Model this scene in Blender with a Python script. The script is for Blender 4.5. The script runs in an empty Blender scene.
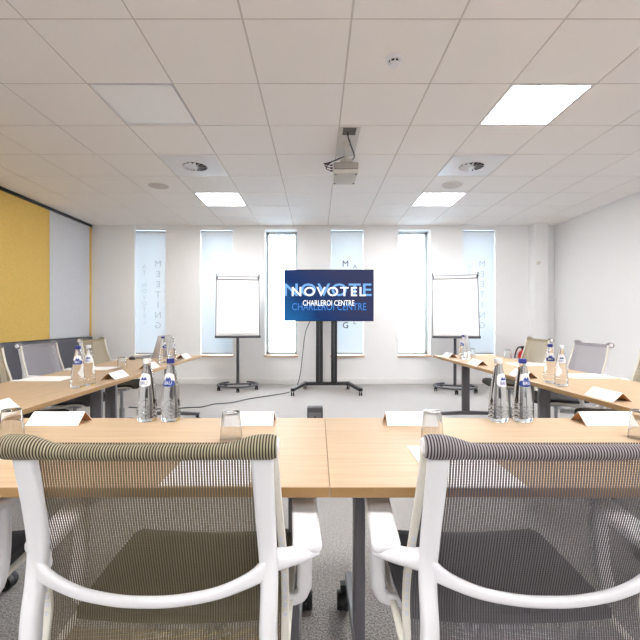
import bpy, bmesh, math, random
from mathutils import Vector, Matrix
random.seed(7)
S = bpy.context.scene
COL = S.collection
PI = math.pi
CAMZ, F, VX, VY = 1.12, 400.0, 317.0, 320.0
TOP = 0.735        # table top height
CEIL = 2.774

# ------------------------------------------------------------------ materials
def mat(name, col, rough=0.5, metal=0.0, spec=0.5, trans=0.0, ior=1.45, bump=None, noise=None, coat=0.0):
    m = bpy.data.materials.new(name); m.use_nodes = True
    nt = m.node_tree; b = nt.nodes['Principled BSDF']
    b.inputs['Base Color'].default_value = (*col, 1)
    b.inputs['Roughness'].default_value = rough
    b.inputs['Metallic'].default_value = metal
    b.inputs['Specular IOR Level'].default_value = spec
    b.inputs['Transmission Weight'].default_value = trans
    b.inputs['IOR'].default_value = ior
    b.inputs['Coat Weight'].default_value = coat
    if noise or bump:
        tc = nt.nodes.new('ShaderNodeTexCoord')
        n = nt.nodes.new('ShaderNodeTexNoise')
        sc, amt = (noise or bump)
        n.inputs['Scale'].default_value = sc; n.inputs['Detail'].default_value = 4
        nt.links.new(tc.outputs['Object'], n.inputs['Vector'])
        if noise:
            r = nt.nodes.new('ShaderNodeValToRGB')
            r.color_ramp.elements[0].position = .35; r.color_ramp.elements[1].position = .65
            r.color_ramp.elements[0].color = (*[c*(1-amt) for c in col], 1)
            r.color_ramp.elements[1].color = (*[min(1, c*(1+amt)) for c in col], 1)
            nt.links.new(n.outputs['Fac'], r.inputs['Fac'])
            nt.links.new(r.outputs['Color'], b.inputs['Base Color'])
        if bump:
            if noise:
                n2 = nt.nodes.new('ShaderNodeTexNoise'); n2.inputs['Scale'].default_value = bump[0]; n2.inputs['Detail'].default_value = 3
                nt.links.new(tc.outputs['Object'], n2.inputs['Vector']); n = n2
            bp = nt.nodes.new('ShaderNodeBump'); bp.inputs['Strength'].default_value = bump[1]; bp.inputs['Distance'].default_value = .01
            nt.links.new(n.outputs['Fac'], bp.inputs['Height']); nt.links.new(bp.outputs['Normal'], b.inputs['Normal'])
    return m
def srgb(r, g, b):
    f = lambda c: (c/255/12.92) if c/255 <= .04045 else ((c/255+.055)/1.055)**2.4
    return (f(r), f(g), f(b))
def emit(name, col, st):
    m = bpy.data.materials.new(name); m.use_nodes = True
    nt = m.node_tree; nt.nodes.clear()
    o = nt.nodes.new('ShaderNodeOutputMaterial'); e = nt.nodes.new('ShaderNodeEmission')
    e.inputs['Color'].default_value = (*col, 1); e.inputs['Strength'].default_value = st
    nt.links.new(e.outputs[0], o.inputs[0]); return m
def mesh_fabric(name, light, dark, cover):
    """woven elastic strands with real gaps between them"""
    m = bpy.data.materials.new(name); m.use_nodes = True
    nt = m.node_tree; nd = nt.nodes; L = nt.links; b = nd['Principled BSDF']; out = nd['Material Output']
    b.inputs['Roughness'].default_value = .6; b.inputs['Specular IOR Level'].default_value = .3
    tc = nd.new('ShaderNodeTexCoord'); sp = nd.new('ShaderNodeSeparateXYZ'); L.new(tc.outputs['Object'], sp.inputs[0])
    def M(op, a, c=None):
        n = nd.new('ShaderNodeMath'); n.operation = op
        for i, v in enumerate((a, c)):
            if v is None: continue
            if isinstance(v, (int, float)): n.inputs[i].default_value = v
            else: L.new(v, n.inputs[i])
        return n.outputs[0]
    zig = M('MULTIPLY', M('SINE', M('MULTIPLY', sp.outputs['Z'], 2*PI/.016)), .0)
    u = M('ADD', sp.outputs['X'], zig)
    sx = M('SINE', M('MULTIPLY', u, 2*PI/.0052))
    sz = M('SINE', M('MULTIPLY', M('ADD', sp.outputs['Z'], M('MULTIPLY', sp.outputs['Y'], .7)), 2*PI/.0044))
    v = M('ADD', M('MULTIPLY', sx, .85), M('MULTIPLY', sz, .15))
    hole = M('GREATER_THAN', v, cover)
    r = nd.new('ShaderNodeMapRange'); L.new(v, r.inputs['Value'])
    r.inputs['From Min'].default_value = -1; r.inputs['From Max'].default_value = cover
    mx = nd.new('ShaderNodeMix'); mx.data_type = 'RGBA'
    L.new(r.outputs['Result'], mx.inputs['Factor'])
    mx.inputs['A'].default_value = (*light, 1); mx.inputs['B'].default_value = (*dark, 1)
    geo = nd.new('ShaderNodeNewGeometry'); m2 = nd.new('ShaderNodeMix'); m2.data_type = 'RGBA'   # sitter's side coloured paler, standing in for lamp light falling on it
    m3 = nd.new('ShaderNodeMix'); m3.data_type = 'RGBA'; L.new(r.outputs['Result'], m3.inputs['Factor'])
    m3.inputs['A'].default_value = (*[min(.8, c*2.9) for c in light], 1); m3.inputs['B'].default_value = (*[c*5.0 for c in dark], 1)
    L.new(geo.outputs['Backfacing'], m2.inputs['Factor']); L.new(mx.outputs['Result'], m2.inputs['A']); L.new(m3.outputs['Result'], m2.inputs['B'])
    L.new(m2.outputs['Result'], b.inputs['Base Color'])
    tr = nd.new('ShaderNodeBsdfTransparent'); ms = nd.new('ShaderNodeMixShader')
    L.new(hole, ms.inputs['Fac']); L.new(b.outputs[0], ms.inputs[1]); L.new(tr.outputs[0], ms.inputs[2])
    L.new(ms.outputs[0], out.inputs['Surface']); return m
def sleeve_fabric(name, light, dark):
    m = bpy.data.materials.new(name); m.use_nodes = True
    nt = m.node_tree; nd = nt.nodes; L = nt.links; b = nd['Principled BSDF']
    b.inputs['Roughness'].default_value = .65; b.inputs['Specular IOR Level'].default_value = .25
    tc = nd.new('ShaderNodeTexCoord')
    w = nd.new('ShaderNodeTexWave'); w.wave_type = 'BANDS'; w.bands_direction = 'X'
    w.inputs['Scale'].default_value = 2*PI/.0052/20.0; w.inputs['Distortion'].default_value = 0.0
    L.new(tc.outputs['Object'], w.inputs['Vector'])
    r = nd.new('ShaderNodeValToRGB'); r.color_ramp.elements[0].position = .3; r.color_ramp.elements[1].position = .7
    r.color_ramp.elements[0].color = (*dark, 1); r.color_ramp.elements[1].color = (*light, 1)
    L.new(w.outputs['Fac'], r.inputs['Fac']); L.new(r.outputs['Color'], b.inputs['Base Color'])
    bp = nd.new('ShaderNodeBump'); bp.inputs['Strength'].default_value = .5; bp.inputs['Distance'].default_value = .002
    L.new(w.outputs['Fac'], bp.inputs['Height']); L.new(bp.outputs['Normal'], b.inputs['Normal'])
    return m
def wood(name, c1, c2):
    m = bpy.data.materials.new(name); m.use_nodes = True
    nt = m.node_tree; nd = nt.nodes; L = nt.links; b = nd['Principled BSDF']
    b.inputs['Roughness'].default_value = .5; b.inputs['Specular IOR Level'].default_value = .3
    tc = nd.new('ShaderNodeTexCoord'); mp = nd.new('ShaderNodeMapping')
    mp.inputs['Scale'].default_value = (2.5, 55, 20); L.new(tc.outputs['Object'], mp.inputs['Vector'])
    n = nd.new('ShaderNodeTexNoise'); n.inputs['Scale'].default_value = 1.6; n.inputs['Detail'].default_value = 6
    L.new(mp.outputs[0], n.inputs['Vector'])
    r = nd.new('ShaderNodeValToRGB'); r.color_ramp.elements[0].position = .3; r.color_ramp.elements[1].position = .7
    r.color_ramp.elements[0].color = (*c1, 1); r.color_ramp.elements[1].color = (*c2, 1)
    L.new(n.outputs['Fac'], r.inputs['Fac']); L.new(r.outputs['Color'], b.inputs['Base Color'])
    return m
def carpet():
    m = bpy.data.materials.new('carpet'); m.use_nodes = True
    nt = m.node_tree; nd = nt.nodes; L = nt.links; b = nd['Principled BSDF']
    b.inputs['Roughness'].default_value = .85; b.inputs['Specular IOR Level'].default_value = .25
    b.inputs['Sheen Weight'].default_value = .5; b.inputs['Sheen Roughness'].default_value = .5
    tc = nd.new('ShaderNodeTexCoord')
    n = nd.new('ShaderNodeTexNoise'); n.inputs['Scale'].default_value = 150; n.inputs['Detail'].default_value = 3
    L.new(tc.outputs['Object'], n.inputs['Vector'])
    r = nd.new('ShaderNodeValToRGB'); r.color_ramp.elements[0].position = .36; r.color_ramp.elements[1].position = .64
    r.color_ramp.elements[0].color = (.12, .112, .106, 1); r.color_ramp.elements[1].color = (.47, .44, .425, 1)
    L.new(n.outputs['Fac'], r.inputs['Fac']); L.new(r.outputs['Color'], b.inputs['Base Color'])
    bp = nd.new('ShaderNodeBump'); bp.inputs['Strength'].default_value = .6; bp.inputs['Distance'].default_value = .006
    L.new(n.outputs['Fac'], bp.inputs['Height']); L.new(bp.outputs['Normal'], b.inputs['Normal'])
    return m
def pane_mat():
    m = bpy.data.materials.new('window_glass'); m.use_nodes = True
    nt = m.node_tree; nd = nt.nodes; nd.clear(); L = nt.links
    o = nd.new('ShaderNodeOutputMaterial'); t = nd.new('ShaderNodeBsdfTransparent'); g = nd.new('ShaderNodeBsdfGlossy')
    t.inputs['Color'].default_value = (.97, .985, .985, 1); g.inputs['Roughness'].default_value = .02
    fr = nd.new('ShaderNodeFresnel'); fr.inputs['IOR'].default_value = 1.3
    x = nd.new('ShaderNodeMixShader'); L.new(fr.outputs[0], x.inputs['Fac']); L.new(t.outputs[0], x.inputs[1]); L.new(g.outputs[0], x.inputs[2])
    L.new(x.outputs[0], o.inputs[0]); return m
def blind_mat():
    m = bpy.data.materials.new('blind_fabric'); m.use_nodes = True
    nt = m.node_tree; nd = nt.nodes; nd.clear(); L = nt.links
    o = nd.new('ShaderNodeOutputMaterial'); t = nd.new('ShaderNodeBsdfTranslucent'); d = nd.new('ShaderNodeBsdfDiffuse')
    t.inputs['Color'].default_value = (.86, .93, .98, 1); d.inputs['Color'].default_value = (.86, .90, .93, 1)
    x = nd.new('ShaderNodeMixShader'); x.inputs['Fac'].default_value = .15
    L.new(d.outputs[0], x.inputs[1]); L.new(t.outputs[0], x.inputs[2]); L.new(x.outputs[0], o.inputs[0]); return m
def screen_mat():
    m = bpy.data.materials.new('screen_picture'); m.use_nodes = True
    nt = m.node_tree; nd = nt.nodes; nd.clear(); L = nt.links
    o = nd.new('ShaderNodeOutputMaterial'); e = nd.new('ShaderNodeEmission'); e.inputs['Strength'].default_value = .9
    tc = nd.new('ShaderNodeTexCoord'); mp = nd.new('ShaderNodeMapping'); L.new(tc.outputs['Generated'], mp.inputs['Vector'])
    mp.inputs['Rotation'].default_value = (0, .5, 0)
    gr = nd.new('ShaderNodeTexGradient'); L.new(mp.outputs[0], gr.inputs['Vector'])
    n = nd.new('ShaderNodeTexNoise'); n.inputs['Scale'].default_value = 2.2; L.new(tc.outputs['Generated'], n.inputs['Vector'])
    a = nd.new('ShaderNodeMath'); a.operation = 'MULTIPLY_ADD'; a.inputs[1].default_value = .5; L.new(n.outputs['Fac'], a.inputs[0]); 
    s = nd.new('ShaderNodeMath'); s.operation = 'SUBTRACT'; s.inputs[1].default_value = .25; L.new(gr.outputs['Fac'], s.inputs[0]); L.new(s.outputs[0], a.inputs[2])
    r = nd.new('ShaderNodeValToRGB'); L.new(a.outputs[0], r.inputs['Fac'])
    r.color_ramp.elements[0].position = .05; r.color_ramp.elements[0].color = (*srgb(40, 105, 165), 1)
    r.color_ramp.elements[1].position = .95; r.color_ramp.elements[1].color = (*srgb(62, 66, 98), 1)
    x = r.color_ramp.elements.new(.4); x.color = (*srgb(36, 62, 112), 1)
    L.new(r.outputs['Color'], e.inputs['Color']); L.new(e.outputs[0], o.inputs[0]); return m

WHITE = mat('white_paint', (.86, .855, .85), .7, spec=.2, bump=(60, .04))
WALLW = mat('wall_white', (.93, .93, .935), .75, spec=.2, bump=(80, .03))
TILE = mat('ceiling_tile', (.95, .92, .90), .9, spec=.1, bump=(300, .15))
TGRID = mat('ceiling_grid', srgb(214, 208, 204), .6, spec=.2)
YELLOW = mat('yellow_felt', srgb(224, 190, 110), .95, spec=.1, noise=(40, .04), bump=(400, .2))
GREYP = mat('grey_felt', srgb(214, 217, 224), .95, spec=.1, noise=(40, .03), bump=(400, .2))
DARKP = mat('dark_grey_panel', srgb(92, 92, 100), .8, spec=.2, noise=(30, .04))
BLACK = mat('black_plastic', (.012, .012, .014), .4)
BLACKM = mat('black_metal', (.012, .012, .014), .35, spec=.6)
GREYM = mat('grey_metal', srgb(112, 110, 116), .4)
DGREYM = mat('dark_grey_metal', srgb(72, 72, 78), .4)
CHROME = mat('chrome', (.7, .7, .72), .18, metal=1)
ALU = mat('aluminium', (.42, .42, .44), .35, metal=.8)
PLW = mat('white_plastic', srgb(236, 236, 240), .32, spec=.5)
PLB = mat('beige_plastic', srgb(226, 222, 212), .45)
PAPER = mat('white_paper', (.9, .9, .895), .8, spec=.2)
KRAFT = mat('card_underside', srgb(205, 150, 95), .9)
INK = mat('grey_ink', srgb(190, 188, 188), .8)
SILL = mat('sill_wood', srgb(205, 172, 142), .5, noise=(20, .06))
BEECH = wood('beech_laminate', srgb(178, 152, 122), srgb(190, 165, 135))
EDGE = wood('beech_edge', srgb(150, 116, 74), srgb(164, 130, 86))
CARPET = carpet()
PANE = pane_mat(); BLIND = blind_mat()
FRAMEG = mat('window_frame_grey', srgb(196, 204, 206), .4)
LAMP = emit('lamp_diffuser', (1, .988, .98), 42.0)
LAMPOFF = mat('unlit_diffuser', (.97, .97, .97), .18, spec=.8)
BOTTLEG = mat('water_filled_glass', (.985, .99, .99), .0, trans=1.0, ior=1.30)
TUMBG = mat('tumbler_glass', (.985, .99, .99), .0, trans=1.0, ior=1.45)
CAPB = mat('blue_cap', srgb(38, 44, 128), .4)
CAPC = mat('clear_cap', srgb(222, 224, 226), .35)
LABW = mat('label_white', (.88, .88, .9), .5)
LABB = mat('label_blue', srgb(38, 66, 140), .5)
RED = mat('red_enamel', srgb(190, 20, 30), .3)
RUB = mat('black_rubber', (.015, .015, .016), .6)
SHELLG = mat('projector_shell', srgb(205, 200, 192), .45)
SHELLD = mat('projector_grille', srgb(105, 98, 94), .5)
LETD = mat('dark_vinyl', srgb(30, 32, 42), .5)
LETM = mat('mid_vinyl', srgb(120, 128, 140), .5)
LETL = mat('pale_vinyl', srgb(196, 206, 215), .5)
LETP = mat('faint_vinyl', srgb(212, 222, 229), .5)
SCREEN = screen_mat()
TXT = emit('screen_white', (1, 1, 1), 1.1)
TXB = emit('screen_blue_lettering', srgb(126, 178, 238), 1.0)
TXD = emit('screen_deep_blue_lettering', srgb(74, 134, 212), .95)
SEATO = mat('olive_seat_fabric', srgb(72, 67, 54), .9, noise=(300, .2), bump=(500, .3))
SEATG = mat('charcoal_seat_fabric', srgb(62, 60, 64), .9, noise=(300, .2), bump=(500, .3))
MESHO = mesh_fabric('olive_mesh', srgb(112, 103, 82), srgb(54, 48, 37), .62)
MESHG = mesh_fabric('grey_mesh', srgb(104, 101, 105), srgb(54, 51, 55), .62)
SLEO = sleeve_fabric('olive_sleeve', srgb(160, 152, 128), srgb(44, 40, 30))
SLEG = sleeve_fabric('grey_sleeve', srgb(156, 150, 154), srgb(48, 42, 46))

# ------------------------------------------------------------------ geometry helpers
def catmull(P, n=6):
    P = [Vector(p) for p in P]; out = []
    for i in range(len(P)-1):
        p0 = P[max(i-1, 0)]; p1 = P[i]; p2 = P[i+1]; p3 = P[min(i+2, len(P)-1)]
        for k in range(n):
            t = k/n
            out.append(.5*((2*p1)+(p2-p0)*t+(2*p0-5*p1+4*p2-p3)*t*t+(3*p1-p0-3*p2+p3)*t**3))
    out.append(P[-1]); return out
class MB:
    def __init__(s): s.bm = bmesh.new()
    def _xf(s, vs, M):
        for v in vs: v.co = M @ v.co
    def box(s, c, d, M=None, mi=0):
        x, y, z = [k/2 for k in d]
        cs = [(-x,-y,-z),(x,-y,-z),(x,y,-z),(-x,y,-z),(-x,-y,z),(x,-y,z),(x,y,z),(-x,y,z)]
        vs = [s.bm.verts.new((Vector(p) if M is None else M @ Vector(p)) + Vector(c)) for p in cs]
        for f in ((3,2,1,0),(4,5,6,7),(0,1,5,4),(1,2,6,5),(2,3,7,6),(3,0,4,7)):
            fc = s.bm.faces.new([vs[i] for i in f]); fc.material_index = mi
        return s
    def b2(s, x0, x1, y0, y1, z0, z1, mi=0):
        return s.box(((x0+x1)/2, (y0+y1)/2, (z0+z1)/2), (x1-x0, y1-y0, z1-z0), mi=mi)
    def rings(s, rings, cap=True, closed=False, mi=0):
        R = [[s.bm.verts.new(p) for p in r] for r in rings]
        n = len(R[0]); m = len(R)
        for i in range(m if closed else m-1):
            a, b = R[i], R[(i+1) % m]
            for k in range(n):
                f = s.bm.faces.new((a[k], a[(k+1) % n], b[(k+1) % n], b[k])); f.material_index = mi
        if cap and not closed:
            f = s.bm.faces.new(list(reversed(R[0]))); f.material_index = mi
            f = s.bm.faces.new(R[-1]); f.material_index = mi
        return s
    def sweep(s, P, w, h, side=(1, 0, 0), r=.3, cap=True, closed=False, seg=2, mi=0):
        """rounded rectangular section w (along side) by h along the path P; w/h may be lists"""
        P = [Vector(p) for p in P]; n = len(P); out = []
        for i, p in enumerate(P):
            if closed: t = P[(i+1) % n]-P[i-1]
            else: t = P[min(i+1, n-1)]-P[max(i-1, 0)]
            t.normalize()
            sd = Vector(side[i] if isinstance(side, list) else side); u = (sd - t*sd.dot(t)).normalized(); v = t.cross(u)
            ww = (w[i] if isinstance(w, (list, tuple)) else w)/2; hh = (h[i] if isinstance(h, (list, tuple)) else h)/2
            rr = min(ww, hh)*min(r*2, 1.0); ring = []
            for cx, cy, a0 in ((1, 1, 0), (-1, 1, PI/2), (-1, -1, PI), (1, -1, 1.5*PI)):
                for k in range(seg+1):
                    a = a0+PI/2*k/seg
                    ring.append(p+u*(cx*(ww-rr)+rr*math.cos(a))+v*(cy*(hh-rr)+rr*math.sin(a)))
            out.append(ring)
        return s.rings(out, cap, closed, mi)
    def tube(s, P, r, seg=10, cap=True, closed=False, mi=0):
        P = [Vector(p) for p in P]; n = len(P); out = []; up = None
        for i, p in enumerate(P):
            if closed: t = P[(i+1) % n]-P[i-1]
            else: t = P[min(i+1, n-1)]-P[max(i-1, 0)]
            t.normalize()
            if up is None: up = Vector((0, 0, 1)) if abs(t.z) < .9 else Vector((1, 0, 0))
            u = (up-t*up.dot(t)).normalized(); up = u; v = t.cross(u)
            rr = r[i] if isinstance(r, (list, tuple)) else r
            out.append([p+u*rr*math.cos(2*PI*k/seg)+v*rr*math.sin(2*PI*k/seg) for k in range(seg)])
        return s.rings(out, cap, closed, mi)
    def lathe(s, prof, c=(0, 0, 0), seg=24, M=None, mi=0, cap=True):
        c = Vector(c); out = []
        for r, z in prof:
            r = max(r, 1e-5)
            ring = [Vector((r*math.cos(2*PI*k/seg), r*math.sin(2*PI*k/seg), z)) for k in range(seg)]
            out.append([(p if M is None else M @ p)+c for p in ring])
        return s.rings(out, cap, False, mi)
    def grid(s, f, nu, nv, mi=0):
        V = [[s.bm.verts.new(f(i/nu, j/nv)) for j in range(nv+1)] for i in range(nu+1)]
        for i in range(nu):
            for j in range(nv):
                fc = s.bm.faces.new((V[i][j], V[i+1][j], V[i+1][j+1], V[i][j+1])); fc.material_index = mi
        return s
    def poly(s, pts, h, axis='z', mi=0):
        """prism from a polygon (list of 3D points) pushed along h (vector)"""
        h = Vector(h); a = [Vector(p) for p in pts]; return s.rings([a, [p+h for p in a]], True, False, mi)
    def build(s, name, mats, parent=None, bevel=0, smooth=True, seg=2):
        bm = s.bm
        bmesh.ops.recalc_face_normals(bm, faces=bm.faces)
        if bevel:
            es = [e for e in bm.edges if len(e.link_faces) == 2 and e.calc_face_angle(0) > .7]
            bmesh.ops.bevel(bm, geom=es, offset=bevel, segments=seg, profile=.5, affect='EDGES', clamp_overlap=True)
        for f in bm.faces: f.smooth = smooth
        if smooth:
            for e in bm.edges:
                if len(e.link_faces) == 2 and e.calc_face_angle(0) > .6: e.smooth = False
        me = bpy.data.meshes.new(name); bm.to_mesh(me); bm.free()
        for m in (mats if isinstance(mats, (list, tuple)) else [mats]): me.materials.append(m)
        o = bpy.data.objects.new(name, me); COL.objects.link(o)
        if parent is not None: o.parent = parent
        return o
def thing(name, label, cat, loc=(0, 0, 0), rz=0, group=None):
    o = bpy.data.objects.new(name, None); COL.objects.link(o); o.location = loc; o.rotation_euler = (0, 0, rz)
    o.empty_display_size = .1
    return tag(o, label, cat, group)
def tag(o, label, cat, group=None):
    o['label'] = label; o['category'] = cat
    if group: o['group'] = group
    return o
def struct(o): o['kind'] = 'structure'; return o
def kids(o): return [c for c in COL.objects if c.parent == o]
def dup(o, loc, rz, label, group=None, name=None):
    r = o.copy(); COL.objects.link(r); r.location = loc; r.rotation_euler = (0, 0, rz); r['label'] = label
    if group: r['group'] = group
    for ch in kids(o):
        c = ch.copy(); COL.objects.link(c); c.parent = r
        for g in kids(ch):
            d = g.copy(); COL.objects.link(d); d.parent = c
    return r
def at(px, py, z):
    Y = F*(CAMZ-z)/(py-VY); return (px-VX)*Y/F, Y
def rotz(a): return Matrix.Rotation(a, 3, 'Z')
def text(name, body, cap, mt, parent=None, loc=(0, 0, 0), depth=.002, mirror=False, width=None, spacing=1.0, bold=0.0):
    """flat lettering standing in the xz plane, front towards -y, centred on loc; cap = letter height"""
    cu = bpy.data.curves.new(name, 'FONT'); cu.body = body; cu.size = 1; cu.align_x = 'CENTER'; cu.space_character = spacing
    cu.extrude = 0; cu.offset = bold; cu.resolution_u = 3
    t = bpy.data.objects.new(name, cu); COL.objects.link(t)
    dg = bpy.context.evaluated_depsgraph_get(); me = bpy.data.meshes.new_from_object(t.evaluated_get(dg))
    bpy.data.objects.remove(t); bpy.data.curves.remove(cu)
    xs = [v.co.x for v in me.vertices]; ys = [v.co.y for v in me.vertices]
    cx, cy = (min(xs)+max(xs))/2, (min(ys)+max(ys))/2; k = cap/(max(ys)-min(ys)); kx = k if width is None else width/(max(xs)-min(xs))
    sg = -1 if mirror else 1
    bm = bmesh.new(); bm.from_mesh(me)
    for v in bm.verts: v.co = Vector(((v.co.x-cx)*kx*sg, 0, (v.co.y-cy)*k))
    r = bmesh.ops.extrude_face_region(bm, geom=list(bm.faces))
    for v in r['geom']:
        if isinstance(v, bmesh.types.BMVert): v.co.y -= depth
    bmesh.ops.recalc_face_normals(bm, faces=bm.faces)
    me2 = bpy.data.meshes.new(name); bm.to_mesh(me2); bm.free(); bpy.data.meshes.remove(me); me2.materials.append(mt)
    o = bpy.data.objects.new(name, me2); COL.objects.link(o); o.location = loc
    if parent is not None: o.parent = parent
    return o

# ------------------------------------------------------------------ the room
XL, XR, YB, YF = -3.92, 4.15, 7.0, -2.6
struct(MB().b2(XL-.3, XR+.3, YF-.3, YB+.35, -.12, 0).build('floor', CARPET))
struct(MB().b2(-60, 60, YB+.6, 160, -7, -6.8).build('ground_outside', mat('hazy_ground', srgb(112, 122, 130), .9)))
# back wall with six tall openings
WC = [-2.93, -1.76, -.63, .53, 1.705, 2.84]; HW = .28; WZ0, WZ1 = .50, 2.70
m = MB(); xs = [XL-.3]
for c in WC: xs += [c-HW, c+HW]
xs.append(XR+.3)
for i in range(0, len(xs), 2): m.b2(xs[i], xs[i+1], YB, YB+.3, 0, CEIL+.05)
for c in WC:
    m.b2(c-HW, c+HW, YB, YB+.3, 0, WZ0); m.b2(c-HW, c+HW, YB, YB+.3, WZ1, CEIL+.05)
struct(m.build('wall_back', WALLW, smooth=False))
struct(MB().b2(XR, XR+.2, YF, YB, 0, CEIL+.05).build('wall_right', WALLW, smooth=False))
struct(MB().b2(XL-.2, XL-.06, YF, YB, 0, CEIL+.05).build('wall_left', WALLW, smooth=False))
struct(MB().b2(XL-.2, XR+.2, YF-.2, YF, 0, CEIL+.05).build('wall_rear', WALLW, smooth=False))
struct(MB().b2(XL+.4, XR-.04, YB-.018, YB, 0, .105).build('baseboard_back', WHITE, bevel=.004))
struct(MB().b2(XR-.018, XR, YF+.02, YB-.22, 0, .105).build('baseboard_right', WHITE, bevel=.004))
struct(MB().b2(XL-.06, XL+.02, YF+.02, YB-.02, 0, .83).build('trim_1', DARKP, bevel=.004))
struct(MB().b2(XL-.06, XL+.015, YF+.02, YB-.02, CEIL-.04, CEIL-.001).build('trim_2', BLACK, bevel=.003))
struct(MB().b2(3.70, 3.93, 6.80, YB, 0, CEIL).build('trim_3', WALLW, bevel=.004))
struct(MB().b2(XL, -3.17, YB-.05, YB, 0, CEIL-.002).build('trim_4', WALLW, bevel=.004))
# acoustic panels on the left wall
def apanel(y0, y1, mt, label, z0=.835):
    t = thing('acoustic_panel', label, 'wall panel', (XL-.06, (y0+y1)/2, z0), 0, 'felt panels on the left wall')
    w = y1-y0-.006; h = CEIL-.043-z0
    MB().b2(0, .04, -w/2, w/2, .002, h).build('panel_backing', DARKP, t)
    MB().b2(.04, .058, -w/2, w/2, .002, h).build('felt_face', mt, t, bevel=.003)
apanel(4.35, 5.87, YELLOW, 'yellow felt acoustic panel on the left wall, largest in view')
apanel(2.7, 4.35, YELLOW, 'yellow felt acoustic panel on the left wall, nearest the camera')
apanel(5.87, 6.90, GREYP, 'pale grey felt acoustic panel on the left wall beside the yellow ones')
apanel(6.90, 6.975, YELLOW, 'narrow yellow felt strip in the far left corner of the room')
# windows
for i, c in enumerate(WC):
    w = MB(); y0, y1 = YB+.20, YB+.27; f = .045
    w.b2(c-HW, c-HW+f, y0, y1, WZ0, WZ1).b2(c+HW-f, c+HW, y0, y1, WZ0, WZ1).b2(c-HW, c+HW, y0, y1, WZ0, WZ0+f).b2(c-HW, c+HW, y0, y1, WZ1-f, WZ1)
    o = struct(w.build('window_%d' % (i+1), FRAMEG, bevel=.004))
    MB().b2(c-HW+f-.005, c+HW-f+.005, y0+.03, y0+.042, WZ0+f-.005, WZ1-f+.005).build('pane', PANE, o)
    MB().b2(c-HW-.02, c+HW+.02, YB-.035, YB+.20, WZ0-.025, WZ0+.003).build('sill', SILL, o, bevel=.003)
# blinds
def blind(c, label, dx=0):
    hw = .273; t = thing('roller_blind', label, 'roller blind', (c+dx, YB+.045, 0), 0, 'roller blinds in the windows')
    MB().tube([(-hw-.005, 0, WZ1-.035), (hw+.005, 0, WZ1-.035)], .022, 14).build('roller_tube', ALU, t)
    for s in (-1, 1): MB().b2(s*(hw+.015)-.006, s*(hw+.015)+.006, -.028, .028, WZ1-.066, WZ1).build('bracket', DGREYM, t, bevel=.003)
    MB().b2(-hw, hw, -.0225, -.0215, WZ0+.04, WZ1-.035).build('blind_fabric', BLIND, t, smooth=False)
    MB().b2(-hw, hw, -.028, -.016, WZ0+.025, WZ0+.045).build('bottom_bar', ALU, t, bevel=.002)
    return t
def column_text(t, word, x, ztop, pitch, cap, mt, mirror):
    for k, ch in enumerate(word):
        if ch == ' ': continue
        o = text('letter', ch, cap, mt, t, (x, -.0235, ztop-k*pitch), .001, mirror)
        o['label'] = 'vinyl letter ' + ch
ZT = 1.12+56.5*7/400
b1 = blind(WC[0], 'pale roller blind with mirrored lettering in the leftmost window')
column_text(b1, 'MEETING', .14, ZT, .18, .105, LETL, True); column_text(b1, 'AT NOVOTEL', -.10, ZT-.05, .108, .075, LETP, True)
blind(WC[1], 'plain pale roller blind drawn down behind the left flip chart', .0)
b4 = blind(WC[3], 'roller blind with dark upright lettering drawn down behind the television', .0)
column_text(b4, 'MEETING', -.03, ZT, .18, .105, LETD, False); column_text(b4, 'AT NOVOTEL', .135, ZT-.05, .108, .075, LETM, False)
b6 = blind(WC[5], 'pale roller blind with mirrored lettering behind the right flip chart', 0)
column_text(b6, 'MEETING', .06, ZT, .18, .105, LETL, True); column_text(b6, 'AT NOVOTEL', -.16, ZT-.05, .108, .075, LETP, True)

# ceiling of 0.6 m tiles in a grid
GX = [.19+.6*k for k in range(-7, 2)]+[1.365+.59*k for k in range(6)]; GY = [2.2+.6*k for k in range(-8, 9)]
LIT = [(1.365, 2.8), (-1.61, 5.2), (1.365, 5.2), (-1.61, .4), (1.365, .4), (-1.61, -2.0), (1.365, -2.0)]; OFF = [(-1.61, 2.8)]
VENT = [(-1.61, 4.0), (1.365, 4.0)]
near = lambda a, L: any(abs(a[0]-b[0]) < .05 and abs(a[1]-b[1]) < .05 for b in L)
m = MB(); g = .006
for x in GX:
    for y in GY:
        if near((x, y), LIT+OFF): continue
        xn = min([q for q in GX if q > x+.1] or [x+.6]); x0, x1, y0, y1 = max(x+g, XL-.06), min(xn-g, XR+.1), max(y+g, YF), min(y+.6-g, YB)
        if x1-x0 < .02 or y1-y0 < .02: continue
        m.b2(x0, x1, y0, y1, CEIL, CEIL+.015, 0)
for x in GX: m.b2(x-g, x+g, YF, YB, CEIL+.0035, CEIL+.02, 1)
for y in GY: m.b2(XL-.1, XR+.1, y-g, y+g, CEIL+.003, CEIL+.0195, 1)
m.b2(XL-.3, XR+.3, YF-.3, YB+.35, CEIL+.10, CEIL+.14, 0)
struct(m.build('ceiling', [TILE, TGRID], smooth=False))
LLAB = {(1.365, 2.8): 'large lit square ceiling light at the upper right', (-1.61, 5.2): 'lit square ceiling light near the windows, left of the projector',
        (1.365, 5.2): 'lit square ceiling light near the windows, right of the projector', (-1.61, .4): 'lit ceiling light above and just left of the camera',
        (1.365, .4): 'lit ceiling light above and just right of the camera', (-1.61, -2.0): 'lit ceiling light at the rear of the room, left side',
        (1.365, -2.0): 'lit ceiling light at the rear of the room, right side', (-1.61, 2.8): 'unlit square ceiling light at the upper left'}
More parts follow.
